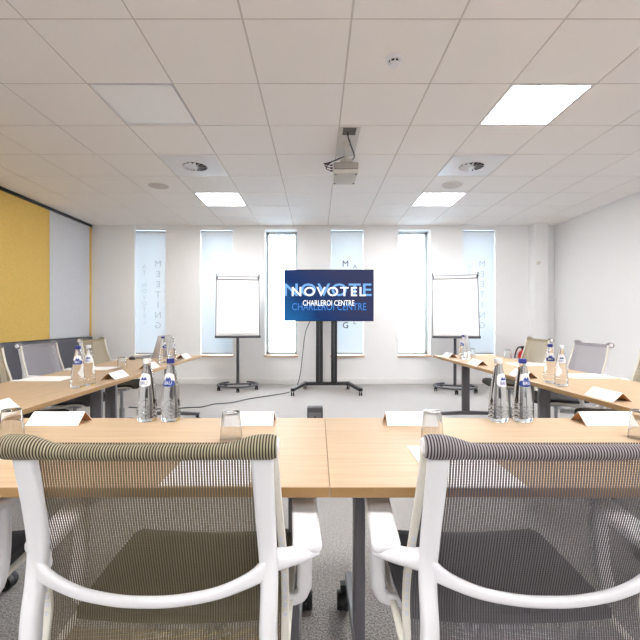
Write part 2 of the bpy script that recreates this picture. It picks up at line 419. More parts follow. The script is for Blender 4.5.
for p in LIT+OFF:
    t = thing('ceiling_light', LLAB[p], 'ceiling light', (p[0]+(.3 if p[0] < 0 else .295), p[1]+.3, CEIL), 0, 'square ceiling light panels')
    a = .288; b = .274
    MB().b2(-a, a, -a, -b, -.002, .03).b2(-a, a, b, a, -.002, .03).b2(-a, -b, -b, b, -.002, .03).b2(b, a, -b, b, -.002, .03).build('frame', PLW, t)
    MB().b2(-b, b, -b, b, .003, .012).build('diffuser', LAMP if p in LIT else LAMPOFF, t, smooth=False)
for p, lab in zip(VENT, ('square swirl ceiling vent left of the projector', 'square swirl ceiling vent right of the projector')):
    t = thing('ceiling_vent', lab, 'ceiling vent', (p[0]+(.3 if p[0] < 0 else .295), p[1]+.3, CEIL), 0, 'swirl ceiling vents')
    MB().b2(-.286, .286, -.286, .286, -.004, 0).build('face_plate', PLW, t, bevel=.002)
    MB().lathe([(.135, -.0045), (.135, -.009), (.128, -.009), (.128, -.0045)], seg=32).build('rim', PLW, t)
    MB().lathe([(0, -.0045), (.128, -.0045), (.128, -.0055), (0, -.0055)], seg=32).build('opening', BLACK, t)
    for k in range(14):
        a = 2*PI*k/14; R = rotz(a) @ Matrix.Rotation(.5 , 3, 'X')
        MB().box(rotz(a) @ Vector((.078, 0, -.012)), (.092, .030, .002), R).build('vane', PLW, t)
    MB().lathe([(0, -.006), (.03, -.006), (.03, -.016), (0, -.018)], seg=20).build('hub', PLW, t)
for p, lab in (((-1.95, 4.92), 'round flush ceiling speaker on the left'), ((1.66, 4.9), 'round flush ceiling speaker on the right')):
    t = thing('ceiling_speaker', lab, 'ceiling speaker', (*p, CEIL), 0, 'round ceiling speakers')
    MB().lathe([(.12, 0), (.12, -.006), (0, -.010)], seg=32).build('grille', mat('speaker_grille', srgb(205, 196, 190), .6), t)
    MB().lathe([(.120, 0), (.132, 0), (.132, -.007), (.120, -.007)], seg=32, cap=False).build('rim', TILE, t)
t = thing('smoke_detector', 'small round white smoke detector on the ceiling', 'smoke detector', (.487, 2.53, CEIL))
MB().lathe([(0, 0), (.052, 0), (.05, -.014), (.034, -.018), (.034, -.02), (0, -.02)]).build('base', PLW, t)
MB().lathe([(0, -.018), (.034, -.018), (.034, -.034), (0, -.034)]).build('sensor_chamber', BLACK, t)
for k in range(8):
    a = 2*PI*k/8; MB().box(rotz(a) @ Vector((.034, 0, -.027)), (.006, .007, .018), rotz(a)).build('rib', PLW, t)
MB().lathe([(.036, -.034), (.036, -.042), (.026, -.05), (0, -.052)]).build('cover', PLW, t)
MB().lathe([(0, -.0), (.03, 0), (.03, .022), (.018, .03), (0, .03)], M=Matrix.Rotation(PI/2, 3, 'X')).build('wall_sensor', PLB)
o = COL.objects['wall_sensor']; o.location = (3.76, 6.80, 2.09); tag(o, 'small round sensor on the column in the far right corner', 'sensor')

# projector
t = thing('projector_mount', 'ceiling plate and drop arm that holds the projector', 'projector mount', (.30, 3.75, CEIL))
MB().b2(-.11, .075, -.33, .28, -.006, 0).build('ceiling_plate', mat('mount_plate', srgb(208, 203, 198), .5), t, bevel=.002)
MB().b2(-.075, .04, -.32, -.19, -.009, -.006).build('cable_opening', mat('opening_dark', srgb(88, 84, 80), .6), t)
MB().lathe([(.04, -.006), (.04, -.018), (.022, -.022)], seg=20, c=(-.02, -.04, 0)).tube([(-.02, -.04, -.02), (-.02, -.03, -.07), (-.02, .12, -.09), (-.02, .2, -.095)], .018, 14).build('arm', SHELLG, t)
MB().b2(-.07, .05, .13, .27, -.106, -.09).build('cradle', SHELLG, t, bevel=.003)
t = thing('projector', 'white projector hanging from the ceiling', 'projector', (.283, 4.06, 2.545))
MB().b2(-.13, .13, -.165, .19, .008, .118).build('body', SHELLG, t, bevel=.022, seg=4)
MB().b2(-.115, .115, -.169, -.160, .045, .108).build('rear_grille', SHELLD, t, bevel=.003)
for k in range(9): MB().b2(-.11, .11, -.1715, -.168, .05+k*.006, .0525+k*.006).build('grille_slat', SHELLG, t)
MB().lathe([(.045, 0), (.045, .02), (.036, .03), (.03, .01), (0, .015)], c=(.05, .16, .062), M=Matrix.Rotation(-PI/2, 3, 'X')).build('lens', BLACK, t)
for sx in (-.1, .1):
    for sy in (-.13, .13): MB().lathe([(0, .002), (.010, .002), (.010, .01), (0, .01)], c=(sx, sy, 0), seg=12).build('foot', SHELLD, t)
for k, z in enumerate((.035, .062, .09)):
    P = catmull([(.29-.128, 3.93, 2.55+z), (.29-.155, 3.93, 2.55+z), (.29-.20-.012*k, 3.93, 2.585+z*.8), (.29-.16-.01*k, 3.93, 2.665), (.29-.07, 3.92, 2.70+.002*k), (.29+.0, 3.90, 2.735), (.30, 3.66, 2.765)], 8)
    c = thing('projector_cable', ('black cable plugged into the projector side, lowest', 'black cable plugged into the projector side, middle', 'black cable plugged into the projector side, highest')[k], 'cable', P[0], 0, 'cables of the projector')
    Q = [p-P[0] for p in P]
    MB().tube(Q, .0045, 8).build('cable', RUB, c); MB().tube([(-.0, 0, 0), (-.03, 0, 0)], .009, 10).build('plug', BLACK, c)
P = catmull([(.27, 3.50, CEIL-.01), (.275, 3.52, 2.73), (.31, 3.62, 2.69), (.35, 3.76, 2.67), (.35, 3.88, 2.68), (.31, 3.98, 2.660)], 8)
tag(MB().tube(P, .006, 8).build('power_cable', RUB), 'black power cable dropping from the ceiling opening to the projector', 'cable')

# ------------------------------------------------------------------ television on a trolley
SX, SY = .186, 6.42
t = thing('television_trolley', 'black two-column trolley stand carrying the television', 'television stand', (SX, SY, 0))
for x0, x1 in ((-.205, -.092), (.038, .135)): MB().b2(x0, x1, -.05, .02, .10, 1.75).build('column', BLACKM, t, bevel=.006)
for xc in (-.1485, .0865): MB().b2(xc-.008, xc+.008, -.053, -.0495, .14, 1.70).build('column_groove', DGREYM, t)
MB().b2(-.40, .34, -.03, .05, .075, .125).build('crossbar', BLACKM, t, bevel=.006)
for sx, xa, xb in ((-1, -.38, -.545), (1, .32, .455)):
    MB().sweep([(xa, .10, .10), (xa, .02, .10), (xb, -.56, .095)], .06, .045, side=(1, 0, 0), r=.2).build('foot_rail', BLACKM, t)
    for x, y in ((xa, .09), (xb, -.53)):
        c = MB(); 
        for q in (-.014, .014): c.lathe([(0, -.008), (.031, -.008), (.033, 0), (.031, .008), (0, .008)], c=(x+q, y, .033), M=Matrix.Rotation(PI/2, 3, 'Y'), seg=18)
        co = c.build('caster', BLACK, t); MB().b2(x-.012, x+.012, y-.018, y+.018, .035, .076).build('caster_fork', CHROME, co)
MB().b2(-.22, .15, -.07, -.045, 1.30, 1.66).build('screen_bracket', BLACKM, t, bevel=.003)
t = thing('television', 'wide flat television showing a welcome screen', 'television', (.186, 6.335, 1.508))
TW, TH = .708, .408
MB().b2(-TW, TW, -.035, .012, -TH, TH).build('casing', BLACK, t, bevel=.006)
sc = MB().b2(-TW+.008, TW-.008, -.0375, -.034, -TH+.010, TH-.008).build('screen', SCREEN, t, smooth=False)
MB().b2(-.25, .25, .01, .015, -.25, .25).build('rear_cover', BLACKM, t)
def pxx(x): return (x-329.2)*6.3/400
def pzz(y): return (295-y)*6.3/400
text('blue_echo_lettering', 'NOVOTE', .20, TXB, sc, (pxx(328.4), -.0378, pzz(289.4)), .0012, width=1.37, bold=.012, spacing=1.1)
text('blue_echo_subtitle', 'CHARLEROI CENTRE', .115, TXD, sc, (pxx(329.5), -.0378, pzz(306.3)), .0012, width=1.17, bold=.008)
text('white_lettering', 'NOVOTEL', .148, TXT, sc, (pxx(329.2), -.0395, pzz(291.2)), .0012, width=1.165, bold=.016, spacing=1.2)
text('white_subtitle', 'CHARLEROI CENTRE', .088, TXT, sc, (pxx(329), -.0395, pzz(302.6)), .0012, width=.81, bold=.008)
P = catmull([(.0, 6.43, 1.25), (-.10, 6.45, 1.12), (-.19, 6.48, .9), (-.24, 6.5, .5), (-.28, 6.50, .2), (-.35, 6.42, .01), (-.46, 6.12, .008), (-.70, 5.88, .008), (-.936, 5.67, .008), (-1.16, 5.38, .008), (-1.357, 5.30, .008), (-1.47, 5.12, .008), (-1.62, 5.09, .008), (-1.9, 5.0, .008), (-2.4, 5.1, .008)], 8)
tag(MB().tube(P, .0065, 8).build('floor_cable', mat('cable_grey', srgb(70, 72, 76), .5)), 'thin dark cable running from the television across the floor', 'cable')
# floor socket box with its lid up
t = thing('floor_socket_box', 'dark grey socket box standing on the floor behind the front table', 'socket box', (-.022, 4.35, 0))
MB().poly([(-.085, -.05, 0), (.085, -.05, 0), (.085, .06, 0), (-.085, .06, 0)], (0, 0, .18)).build('housing', mat('socket_housing', srgb(70, 70, 74), .5), t, bevel=.012, seg=3)
MB().b2(-.07, .07, -.0535, -.0495, .03, .125).build('front_plate', mat('socket_plate', srgb(104, 104, 108), .45), t, bevel=.002)
MB().lathe([(0, 0), (.012, 0), (.010, .006), (0, .006)], c=(0, -.053, .075), M=Matrix.Rotation(PI/2, 3, 'X'), seg=14).build('button', BLACK, t)

# ------------------------------------------------------------------ flip charts
def flipchart(x, y, yaw, label, mirror=1, padlab=''):
    t = thing('flip_chart', label, 'flip chart', (x, y, 0), yaw, 'flip charts by the windows')
    lean = .22; R = Matrix.Rotation(-lean, 3, 'X'); C = Vector((0, -.02, 1.335)); W, H = .335, .50
    def L(v): return R @ Vector(v) + C
    MB().box(C, (W*2, .012, H*2), R).build('board', mat('board_white', (.87, .87, .875), .3), t)
    f = MB()
    for sx in (-1, 1): f.box(L((sx*(W+.003), 0, 0)), (.012, .022, H*2+.01), R)
    f.box(L((0, 0, H)), (W*2+.02, .022, .012), R)
    f.build('frame', DGREYM, t, bevel=.002)
    MB().box(L((0, -.026, H-.055)), (W*2+.01, .014, .016), R).build('paper_clamp', GREYM, t, bevel=.003)
    for sx in (-1, 1):
        MB().tube([L((sx*(W-.005), -.01, H-.035)), L((sx*(W-.005), -.05, H-.03))], [.014, .017], 12).build('clamp_knob', DGREYM, t)
        MB().tube([L((sx*(W+.005), -.005, H-.0)), L((sx*(W+.005), -.04, H+.03))], .009, 10).build('hook', DGREYM, t)
    MB().box(L((0, -.035, -H-.004)), (W*2+.03, .07, .014), R).box(L((0, -.068, -H+.004)), (W*2+.03, .008, .026), R).build('pen_tray', DGREYM, t, bevel=.003)
    MB().tube([(0, .06, .09), (0, .06, 1.0)], .024, 16).tube([(0, .06, 1.0), (0, .06, 1.25)], .018, 12).build('post', DGREYM, t)
    MB().box(L((0, .02, -.05)), (.10, .04, .4), R).build('tilt_bracket', DGREYM, t, bevel=.004)
    # C shaped floor ring, open at the back
    MB().sweep([(.31*math.sin(a), .04-.30*math.cos(a), .082) for a in [math.radians(-150+k*300/40) for k in range(41)]], .05, .022, side=[(math.sin(a), -math.cos(a), 0) for a in [math.radians(-150+k*300/40) for k in range(41)]], r=.3).build('base_ring', DGREYM, t)
    MB().b2(-.29, .29, .035, .085, .074, .094).build('base_crossbar', DGREYM, t, bevel=.004)
    for d in (-140, -72, 0, 72, 140):
        a = math.radians(d); px, py = .31*math.sin(a), .04-.30*math.cos(a); c = MB()
        for q in (-.014, .014): c.lathe([(0, -.009), (.03, -.009), (.033, 0), (.03, .009), (0, .009)], c=(px+q, py, .033), M=Matrix.Rotation(PI/2, 3, 'Y'), seg=16)
        c.b2(px-.01, px+.01, py-.01, py+.01, .03, .075); c.build('caster', BLACK, t)
    p = thing('flip_chart_pad', padlab, 'paper pad', (x, y, 1.335), yaw)
    MB().box(R @ Vector((0, -.0135, .005)), (.615, .012, .90), R).build('paper_sheets', PAPER, p)
    MB().box(R @ Vector((0, -.0125, .47-.005)), (.615, .012, .03), R).build('bound_edge', mat('pad_edge', srgb(225, 225, 228), .6), p)
    for c in kids(p): c.location = (0, -.02, 0)
    return t
flipchart(-1.27, 6.42, math.radians(11), 'white flip chart on a grey wheeled stand, left of the television', 1, 'blank paper pad hung on the left flip chart')
flipchart(2.16, 6.25, math.radians(-15), 'white flip chart on a grey wheeled stand, right of the television', -1, 'blank paper pad hung on the right flip chart')

# fire extinguisher
t = thing('fire_extinguisher', 'red fire extinguisher with black hose mounted on the back wall', 'fire extinguisher', (3.53, 6.86, .16))
MB().lathe([(0, 0), (.068, 0), (.075, .02), (.075, .36), (.06, .41), (.025, .44), (.025, .46)]).build('cylinder_body', RED, t)
MB().b2(-.02, .02, -.02, .02, .46, .50).b2(-.015, .015, -.11, .03, .50, .515).build('valve_handle', BLACK, t, bevel=.003)
MB().tube(catmull([(-.02, 0, .48), (-.07, -.02, .50), (-.125, -.03, .44), (-.15, -.03, .32), (-.12, -.03, .2), (-.085, -.03, .12)], 8), .012, 10).build('hose', RUB, t)
MB().b2(-.09, .09, .07, .122, .14, .20).build('wall_bracket', BLACKM, t)

# ------------------------------------------------------------------ tables
def make_table(label, W=1.4, D=.65, legoff=.10):
    t = thing('conference_table', label, 'table', (0, 0, 0), 0, 'beech meeting tables in a U shape')
    m = MB(); m.b2(-W/2, W/2, -D/2, D/2, TOP-.025, TOP)
    bm = m.bm; bm.faces.ensure_lookup_table(); bm.normal_update()
    for f in bm.faces:
        if abs(f.normal.z) < .5: f.material_index = 1
    m.build('tabletop', [BEECH, EDGE], t, bevel=.0015, seg=1)
    for s in (-1, 1):
        x = s*(W/2-legoff)
        lg = MB().b2(x-.016, x+.016, -.041, .041, .12, TOP-.075).build('leg', GREYM, t, bevel=.005)
        lg['label'] = 'flat grey metal leg column'
        MB().sweep([(x, -.33, .112), (x, -.05, .122), (x, .05, .122), (x, .33, .112)], .04, [.032, .045, .045, .032], r=.25).build('foot', GREYM, lg)
        for y in (-.305, .305):
            c = MB()
            for q in (-.012, .012): c.lathe([(0, -.011), (.032, -.011), (.035, 0), (.032, .011), (0, .011)], c=(x+s*.03+q, y, .035), M=Matrix.Rotation(PI/2, 3, 'Y'), seg=20)
            c.b2(x+s*.03-.008, x+s*.03+.008, y-.012, y+.012, .03, .08).b2(min(x, x+s*.04), max(x, x+s*.04), y-.015, y+.015, .075, .10)
            c.build('caster', BLACK, lg)
        b = MB().b2(x-.02, x+.02, -.20, .20, TOP-.062, TOP-.025).b2(x-.03, x+.03, -.06, .06, TOP-.085, TOP-.05).build('tilt_hinge', BLACK, t, bevel=.004)
        MB().tube([(x-s*.05, .0, TOP-.07), (x-s*.05, .12, TOP-.062)], .012, 10).tube([(x-s*.05, .12, TOP-.062), (x-s*.05, .145, TOP-.062)], .018, 12).build('release_lever', BLACK, b)
    MB().b2(-W/2+legoff+.016, W/2-legoff-.016, -.03, .03, TOP-.075, TOP-.035).build('crossbeam', DGREYM, t, bevel=.004)
    return t
TB = make_table('beech table at the front, left half of the pair')
TB.location = (.0295-.7005, 1.247, 0)
for c in kids(TB):
    pass
def tbl(x, y, rz, lab): return dup(TB, (x, y, 0), rz, lab)
tbl(.0295+.7005, 1.247, 0, 'beech table at the front, right half of the pair')
XI, TILT = -1.27, 0.0
tbl(XI-.325, 2.295, PI/2, 'beech table on the left side, nearer one')
tbl(XI-.325, 3.70, PI/2, 'beech table on the left side, far end by the laptop')
rt = math.radians(2.0)
def rside(s, off):   # s = distance along the inner edge from its near end, off = distance outwards
    d = Vector((-math.sin(rt), math.cos(rt))); n = Vector((math.cos(rt), math.sin(rt))); o = Vector((1.372, 1.60))
    p = o+d*s+n*off; return p.x, p.y
for s, lab in ((.70, 'beech table on the right side, nearer one'), (2.105, 'beech table on the right side, far end by the flip chart')):
    x, y = rside(s, .325); tbl(x, y, PI/2+rt, lab)

# ------------------------------------------------------------------ chairs
RAIL = [(-.304, .893), (-.283, .79), (-.250, .69), (-.222, .60), (-.208, .53), (-.217, .455), (-.185, .424), (-.11, .430), (.0, .440), (.13, .455), (.20, .450)]
def lerp(a, b, t): return a+(b-a)*t
def make_chair(name, label, mesh, sleeve, seatm, group, xa, xb, off):
    t = thing(name, label, 'chair', (0, 0, 0), 0, group)
    RP = catmull([(0, y, z) for y, z in RAIL], 5)
    def railx(z): return lerp(.243, .229, max(0, min(1, (z-.60)/.27)))
    BP = [p for p in RP if not (p.y > -.13 and p.z < .47)]
    nB = len(BP)-1
    def surf(u, v):
        k = v*nB; i = min(int(k), nB-1); p = BP[i].lerp(BP[i+1], k-i); s = (u-.5)*2
        w = railx(p.z); bow = .022*(1-s*s)*math.sin(PI*min(1, v*1.05))
        return Vector((s*w, p.y-bow, p.z))
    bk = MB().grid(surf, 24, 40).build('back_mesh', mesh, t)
    if bk.data.polygons[480].normal.y > 0: bk.data.flip_normals()
    # rolled sleeve over the top bar
    P, R = [], []
    for k in range(49):
        x = xa+(xb-xa)*k/48; a = abs(x); f = max(0, min(1, (a-.14)/.075)); f = f*f*(3-2*f)
        e = 1 if 0 < k < 48 else .86
        P.append((x, -.328-.008*(1-(x/.238)**2), lerp(.885, .893, f))); R.append(lerp(.0135, .0222, f)*e)
    MB().tube(P, R, 18).build('top_sleeve', sleeve, t)
    for s in (-1, 1):
        MB().lathe([(0, 0), (.014, 0), (.016, .004), (.012, .008), (0, .008)], c=((xa if s < 0 else xb)-s*.005, -.322, .893), M=Matrix.Rotation(s*PI/2, 3, 'Y'), seg=16).build('end_cap', PLW, t)
        UP = catmull([(s*.214, -.326, .882), (s*.215, -.305, .80), (s*.218, -.283, .70), (s*.222, -.282, .63), (s*.222, -.296, .55), (s*.220, -.290, .47), (s*.19, -.235, .40), (s*.12, -.13, .365), (s*.03, -.02, .355)], 5)
        n = len(UP)
        MB().sweep(UP, [lerp(.040, .033, min(1, 2.5*i/n)) for i in range(n)], [lerp(.018, .034, min(1, i/(n*.5))) for i in range(n)], r=.35, seg=3).build('back_upright', PLW, t)
        rp = [Vector((s*(railx(p.z)+.004), p.y, p.z)) for p in RP]
        rail = MB().sweep(rp, .016, .013, r=.3).build('mesh_rail', PLB, t)
        sl = MB()
        for p in [q for q in catmull([(0, y, z) for y, z in RAIL[2:6]], 4)]:
            sl.box((s*(railx(p.z)+.004), p.y-.0065, p.z), (.0075, .003, .011))
        so = sl.build('rail_slots', GREYP, rail)
        # arm: flat pad, bracket to the upright, post down to the seat
        arm = MB().sweep(catmull([(s*.216, -.272, .656), (s*lerp(.216, off[s], .4), -.262, .654), (s*lerp(.216, off[s], .8), -.242, .651), (s*(off[s]+.012), -.222, .650)], 4), [lerp(.030, .042, k/12) for k in range(13)], [lerp(.048, .014, k/12) for k in range(13)], side=(0, 1, 0), r=.45, seg=4).build('arm_frame', PLW, t)
        post = MB().sweep(catmull([(s*.280, -.034, .652), (s*.281, -.034, .60), (s*.282, -.040, .51), (s*.281, -.056, .462), (s*.268, -.060, .440), (s*.240, -.060, .432), (s*.16, -.050, .424), (s*.05, -.02, .41)], 4),
                    .026, [.038]*13+[.032]*4+[.028]*12, side=(0.001, 1, 0), r=.45, seg=4)
        post.build('arm_post', PLW, arm)
        o_ = []
        for cx, cy, r_, a0 in ((.030, -.248, .016, -PI/2), (.031, -.016, .02, 0), (-.031, -.016, .02, PI/2), (-.030, -.248, .016, PI)):
            for k in range(6):
                a_ = a0+PI/2*k/5; ox = cx-(r_ if cx > 0 else -r_)+r_*math.cos(a_); oy = cy+(r_ if cy < 0 else -r_)+r_*math.sin(a_)
                o_.append(Vector((s*(lerp(off[s], .279, (oy+.248)/.232))+ox, oy, .652)))
        pd = MB(); pd.rings([o_, [p+Vector((0, 0, .022)) for p in o_]]); pd.build('arm_pad', PLW, arm, bevel=.008, seg=3)
    arc = catmull([(-.222, -.285, .652), (-.19, -.292, .633), (-.13, -.300, .612), (-.06, -.306, .602), (0, -.308, .600), (.06, -.306, .602), (.13, -.300, .612), (.19, -.292, .633), (.222, -.285, .652)], 5)
    n = len(arc); MB().sweep(arc, [.020+.022*abs(2*i/(n-1)-1)**4 for i in range(n)], .016, side=(0, 0, 1), r=.45, seg=3).build('lumbar_bar', PLW, t)
    # seat
    sy = [(-.150, .462, .225), (-.11, .462, .232), (-.03, .460, .238), (.08, .464, .238), (.16, .468, .235), (.195, .462, .225), (.215, .445, .205)]
    def seat_s(u, v, dz=0):
        k = v*(len(sy)-1); i = min(int(k), len(sy)-2); f = k-i; a, b = sy[i], sy[i+1]; s = (u-.5)*2
        return Vector((s*lerp(a[2], b[2], f), lerp(a[0], b[0], f), lerp(a[1], b[1], f)+.012*s*s-dz))
    sm = MB(); N = 16
    rings = []
    for j in range(25):
        v = j/24; rings.append([seat_s(i/N, v) for i in range(N+1)]+[seat_s(1-i/N, v, .022) for i in range(N+1)])
    sm.rings(rings); sm.build('seat', seatm, t)
    MB().b2(-.07, .07, -.10, .08, .395, .442).build('tilt_mechanism', ALU, t, bevel=.012)
    MB().tube([(0, 0, .09), (0, 0, .22)], .027, 16).tube([(0, 0, .22), (0, 0, .40)], .016, 14).build('gas_column', ALU, t)
    return t
def star(parent, name, angs, r=.25, mt=None):
    m = MB()
    for a in angs:
        a = math.radians(a); c, s_ = math.cos(a), math.sin(a)
        m.sweep([(0, 0, .10), (c*r*.5, s_*r*.5, .092), (c*r, s_*r, .072)], [.045, .036, .028], [.036, .026, .020], side=(-s_, c, 0), r=.4)
    m.lathe([(0, .07), (.04, .07), (.04, .115), (.03, .125), (0, .125)])
    b = m.build('star_base', mt or ALU, parent)
    for a in angs:
        a = math.radians(a); px, py = math.cos(a)*r, math.sin(a)*r; c = MB(); ax = rotz(a+.6)
        for q in (-.013, .013): c.lathe([(0, -.008), (.024, -.008), (.027, 0), (.024, .008), (0, .008)], c=Vector((px, py, .027))+ax @ Vector((q, 0, 0)), M=ax @ Matrix.Rotation(PI/2, 3, 'Y'), seg=16)
        c.b2(px-.008, px+.008, py-.008, py+.008, .027, .066); c.build('caster', BLACK, b)
GRP = 'white framed mesh chairs round the tables'
CO = make_chair('office_chair', 'olive mesh chair with white frame, at the front left, back to the camera', MESHO, SLEO, SEATO, GRP, -.252, .241, {-1: .247, 1: .294})
CG = make_chair('office_chair', 'grey mesh chair with white frame, at the front right, back to the camera', MESHG, SLEG, SEATG, GRP, -.241, .252, {-1: .294, 1: .247})
CO.location = (-.313, 1.045, 0); CG.location = (.433, 1.045, 0)
chairs = []
side = [
    (CG, (-1.075, 1.045), 0, 'grey mesh chair at the far left of the front table, only an arm in view', [-54, 18, 90, 162, 234]),
    (CO, (-1.93, 2.61), -PI/2, 'olive mesh chair at the left table, cut by the picture edge', [105, 33, -39, -111, 177]),
    (CG, (-1.985, 3.28), -PI/2, 'grey mesh chair at the left table, beside the pair of bottles', [-80, -8, 64, 136, 208]),
    (CO, (-1.985, 4.07), -PI/2, 'olive mesh chair at the far end of the left table, near the laptop', [90, 18, -54, -126, 162]),
    (CO, (2.02, 2.64), PI/2, 'olive mesh chair at the right table, cut by the picture edge', [75, 147, 219, 291, 3]),
    (CG, (2.0, 3.35), PI/2, 'grey mesh chair at the right table, between two olive ones', [260, 188, 116, 44, -28]),
    (CO, (1.985, 4.13), PI/2, 'olive mesh chair at the far end of the right table, by the fire extinguisher', [90, 162, 234, 306, 18]),
]
for src, (x, y), rz, lab, ang in side: chairs.append((dup(src, (x, y, 0), rz, lab), [a-math.degrees(rz) for a in ang]))
for c, a in chairs:
    star(c, 'star_base', a)
    if abs(c.rotation_euler.z) > .1: c.scale = (.90, .95, 1.03)
star(CO, 'star_base', [-20, 52, 124, 196, 268]); star(CG, 'star_base', [60, 132, 204, 276, 348])

# ------------------------------------------------------------------ things on the tables
def tent(x, y, rz, label):
    """x, y: centre of the card; ridge along its own x axis"""
    t = thing('place_card', label, 'place card', (x, y, TOP), rz, 'folded white place cards')
    L, D, H, th = .096, .046, .041, .0012
    f = MB().rings([[(-L, -D, 0), (-L, -D-.001, th), (-L, 0, H+th), (-L, D+.001, th), (-L, D, 0), (-L, 0, H)], [(L, -D, 0), (L, -D-.001, th), (L, 0, H+th), (L, D+.001, th), (L, D, 0), (L, 0, H)]])
    f.build('card', PAPER, t, smooth=False)
    e = .0004
    MB().rings([[(-L, -D+.002, 0), (-L, 0, H-e), (-L, D-.002, 0), (-L, D-.003, 0), (-L, 0, H-.0012), (-L, -D+.003, 0)], [(L, -D+.002, 0), (L, 0, H-e), (L, D-.002, 0), (L, D-.003, 0), (L, 0, H-.0012), (L, -D+.003, 0)]]).build('card_underside', KRAFT, t, smooth=False)
    for s in (-1, 1):
        p = MB().box((0, s*.0115, H*.76+.0016), (.055, .0035, .0006), Matrix.Rotation(-s*math.atan2(H, D), 3, 'X')).build('printed_line', INK, t)
    return t
t0 = tent(*at(52, 425.9, TOP)[:1], 1.50, 0, 'folded card on the front table, leftmost, behind the olive chair')
t0.location.x = -.965
for x, y, r, lab in ((-.256, 1.50, 0, 'folded card on the front table behind the upturned glass, left of the table joint'),
                     (.352, 1.50, 0, 'folded card on the front table, right of the table joint'),
                     (1.075, 1.50, 0, 'folded card on the front table, rightmost'),
                     (-1.355, 1.665, PI/2, 'folded card on the left table, nearest the camera'),
                     (-1.345, 2.67, PI/2, 'folded card on the left table, just beyond the pair of bottles'),
                     (-1.345, 3.21, PI/2, 'folded card on the left table, seen behind the clear-capped bottle'),
                     (-1.345, 4.04, PI/2, 'folded card at the far end of the left table'),
                     (1.43, 1.97, PI/2+rt, 'folded card on the right table, nearest the camera'),
                     (1.405, 2.73, PI/2+rt, 'folded card on the right table, just beyond the pair of bottles'),
                     (1.385, 3.45, PI/2+rt, 'folded card on the right table, third from the camera'),
                     (1.38, 4.17, PI/2+rt, 'folded card at the far end of the right table')):
    dup(t0, (x, y, TOP), r, lab)
def sheet(x, y, rz, lab):
    o = MB().b2(-.105, .105, -.1485, .1485, 0, .003).build('notepad', PAPER, smooth=False); o.location = (x, y, TOP); o.rotation_euler.z = rz
    tag(o, lab, 'notepad', 'white paper pads at each seat'); return o
s0 = sheet(-.262, 1.075, 0, 'white notepad on the front table, in front of the olive chair')
for x, y, r, lab in ((.378, 1.065, 0, 'white notepad on the front table, in front of the grey chair at right'),
                     (-.975, 1.02, 0, 'white notepad on the front table at the left picture edge'),
                     (-1.765, 2.62, PI/2, 'white notepad on the left table, nearest the camera'),
                     (-1.765, 3.17, PI/2, 'white notepad on the left table, just behind the pair of bottles'),
                     (1.84, 2.74, PI/2+rt, 'white notepad on the right table, in front of the grey chair'),
                     (1.82, 3.46, PI/2+rt, 'white notepad on the right table, in front of the far olive chair')):
    o = s0.copy(); COL.objects.link(o); o.location = (x, y, TOP); o.rotation_euler.z = r; o['label'] = lab

BPROF = [(0, .004), (.022, .003), (.030, 0), (.0345, .004), (.0365, .012), (.0362, .02), (.0355, .022), (.0362, .025), (.0360, .034), (.0352, .036), (.0360, .039), (.0356, .05), (.0348, .052), (.0354, .055), (.0335, .085), (.0302, .115), (.0266, .14), (.0228, .165), (.0188, .187), (.0148, .204), (.0125, .215), (.0125, .222), (0, .222)]
def rad(z):
    for (r0, z0), (r1, z1) in zip(BPROF[3:], BPROF[4:]):
        if z0 <= z <= z1 and z1 > z0: return lerp(r0, r1, (z-z0)/(z1-z0))
    return .03
def make_bottle(blue, label):
    t = thing('water_bottle', label, 'bottle', (0, 0, TOP), 0, 'glass water bottles on the tables')
    MB().lathe(BPROF, seg=36).build('glass_body', BOTTLEG, t)
    c = MB().lathe([(.0130, .219), (.0146, .220), (.0146, .234), (.0135, .237), (0, .237)], seg=28, cap=False).build('cap', CAPB if blue else CAPC, t)
    z0, z1, A = .132, .184, math.radians(58)
    def patch(za, zb, amp, off, mt, name, par, rnd=True):
        def f(u, v):
            s = (u-.5)*2; w = amp
            vv = (v-.5)*2
            if rnd: w = amp*max(.02, 1-abs(vv)**5)**.5
            z = lerp(za, zb, v); a = -PI/2+s*w; r = rad(z)+off
            return Vector((r*math.cos(a), r*math.sin(a), z))
        return MB().grid(f, 12, 12).build(name, mt, par)
    l = patch(z0, z1, A, .0006, LABW, 'label', t)
    if blue: patch(z0+.001, z0+.026, A*.97, .0011, LABB, 'label_band', l)
    # small mountain mark
    def f(u, v):
        s = (u-.5)*2; z = .158+v*.013*max(0, 1-abs(abs(s)-.4)*1.6); a = -PI/2+s*.5; r = rad(z)+.0016; return Vector((r*math.cos(a), r*math.sin(a), z))
    MB().grid(f, 16, 2).build('mountain_mark', LABB, l)
    o = text('brand_lettering', 'BRU', .012, LABW if blue else LABB, l, (0, 0, 0), .0003, width=.026)
    for v in o.data.vertices:
        z = v.co.z+.147; a = -PI/2+v.co.x/rad(z); r = rad(z)+.0016-v.co.y*.5
        v.co = (r*math.cos(a), r*math.sin(a), z)
    return t
BB = make_bottle(True, 'blue-capped water bottle on the front table, left pair')
BC = make_bottle(False, 'clear-capped water bottle on the front table, left pair')
def put(o, x, y, rz=0): o.location = (x, y, TOP); o.rotation_euler.z = rz
put(BC, -.652, 1.535, -.1); put(BB, -.562, 1.537, -.05)
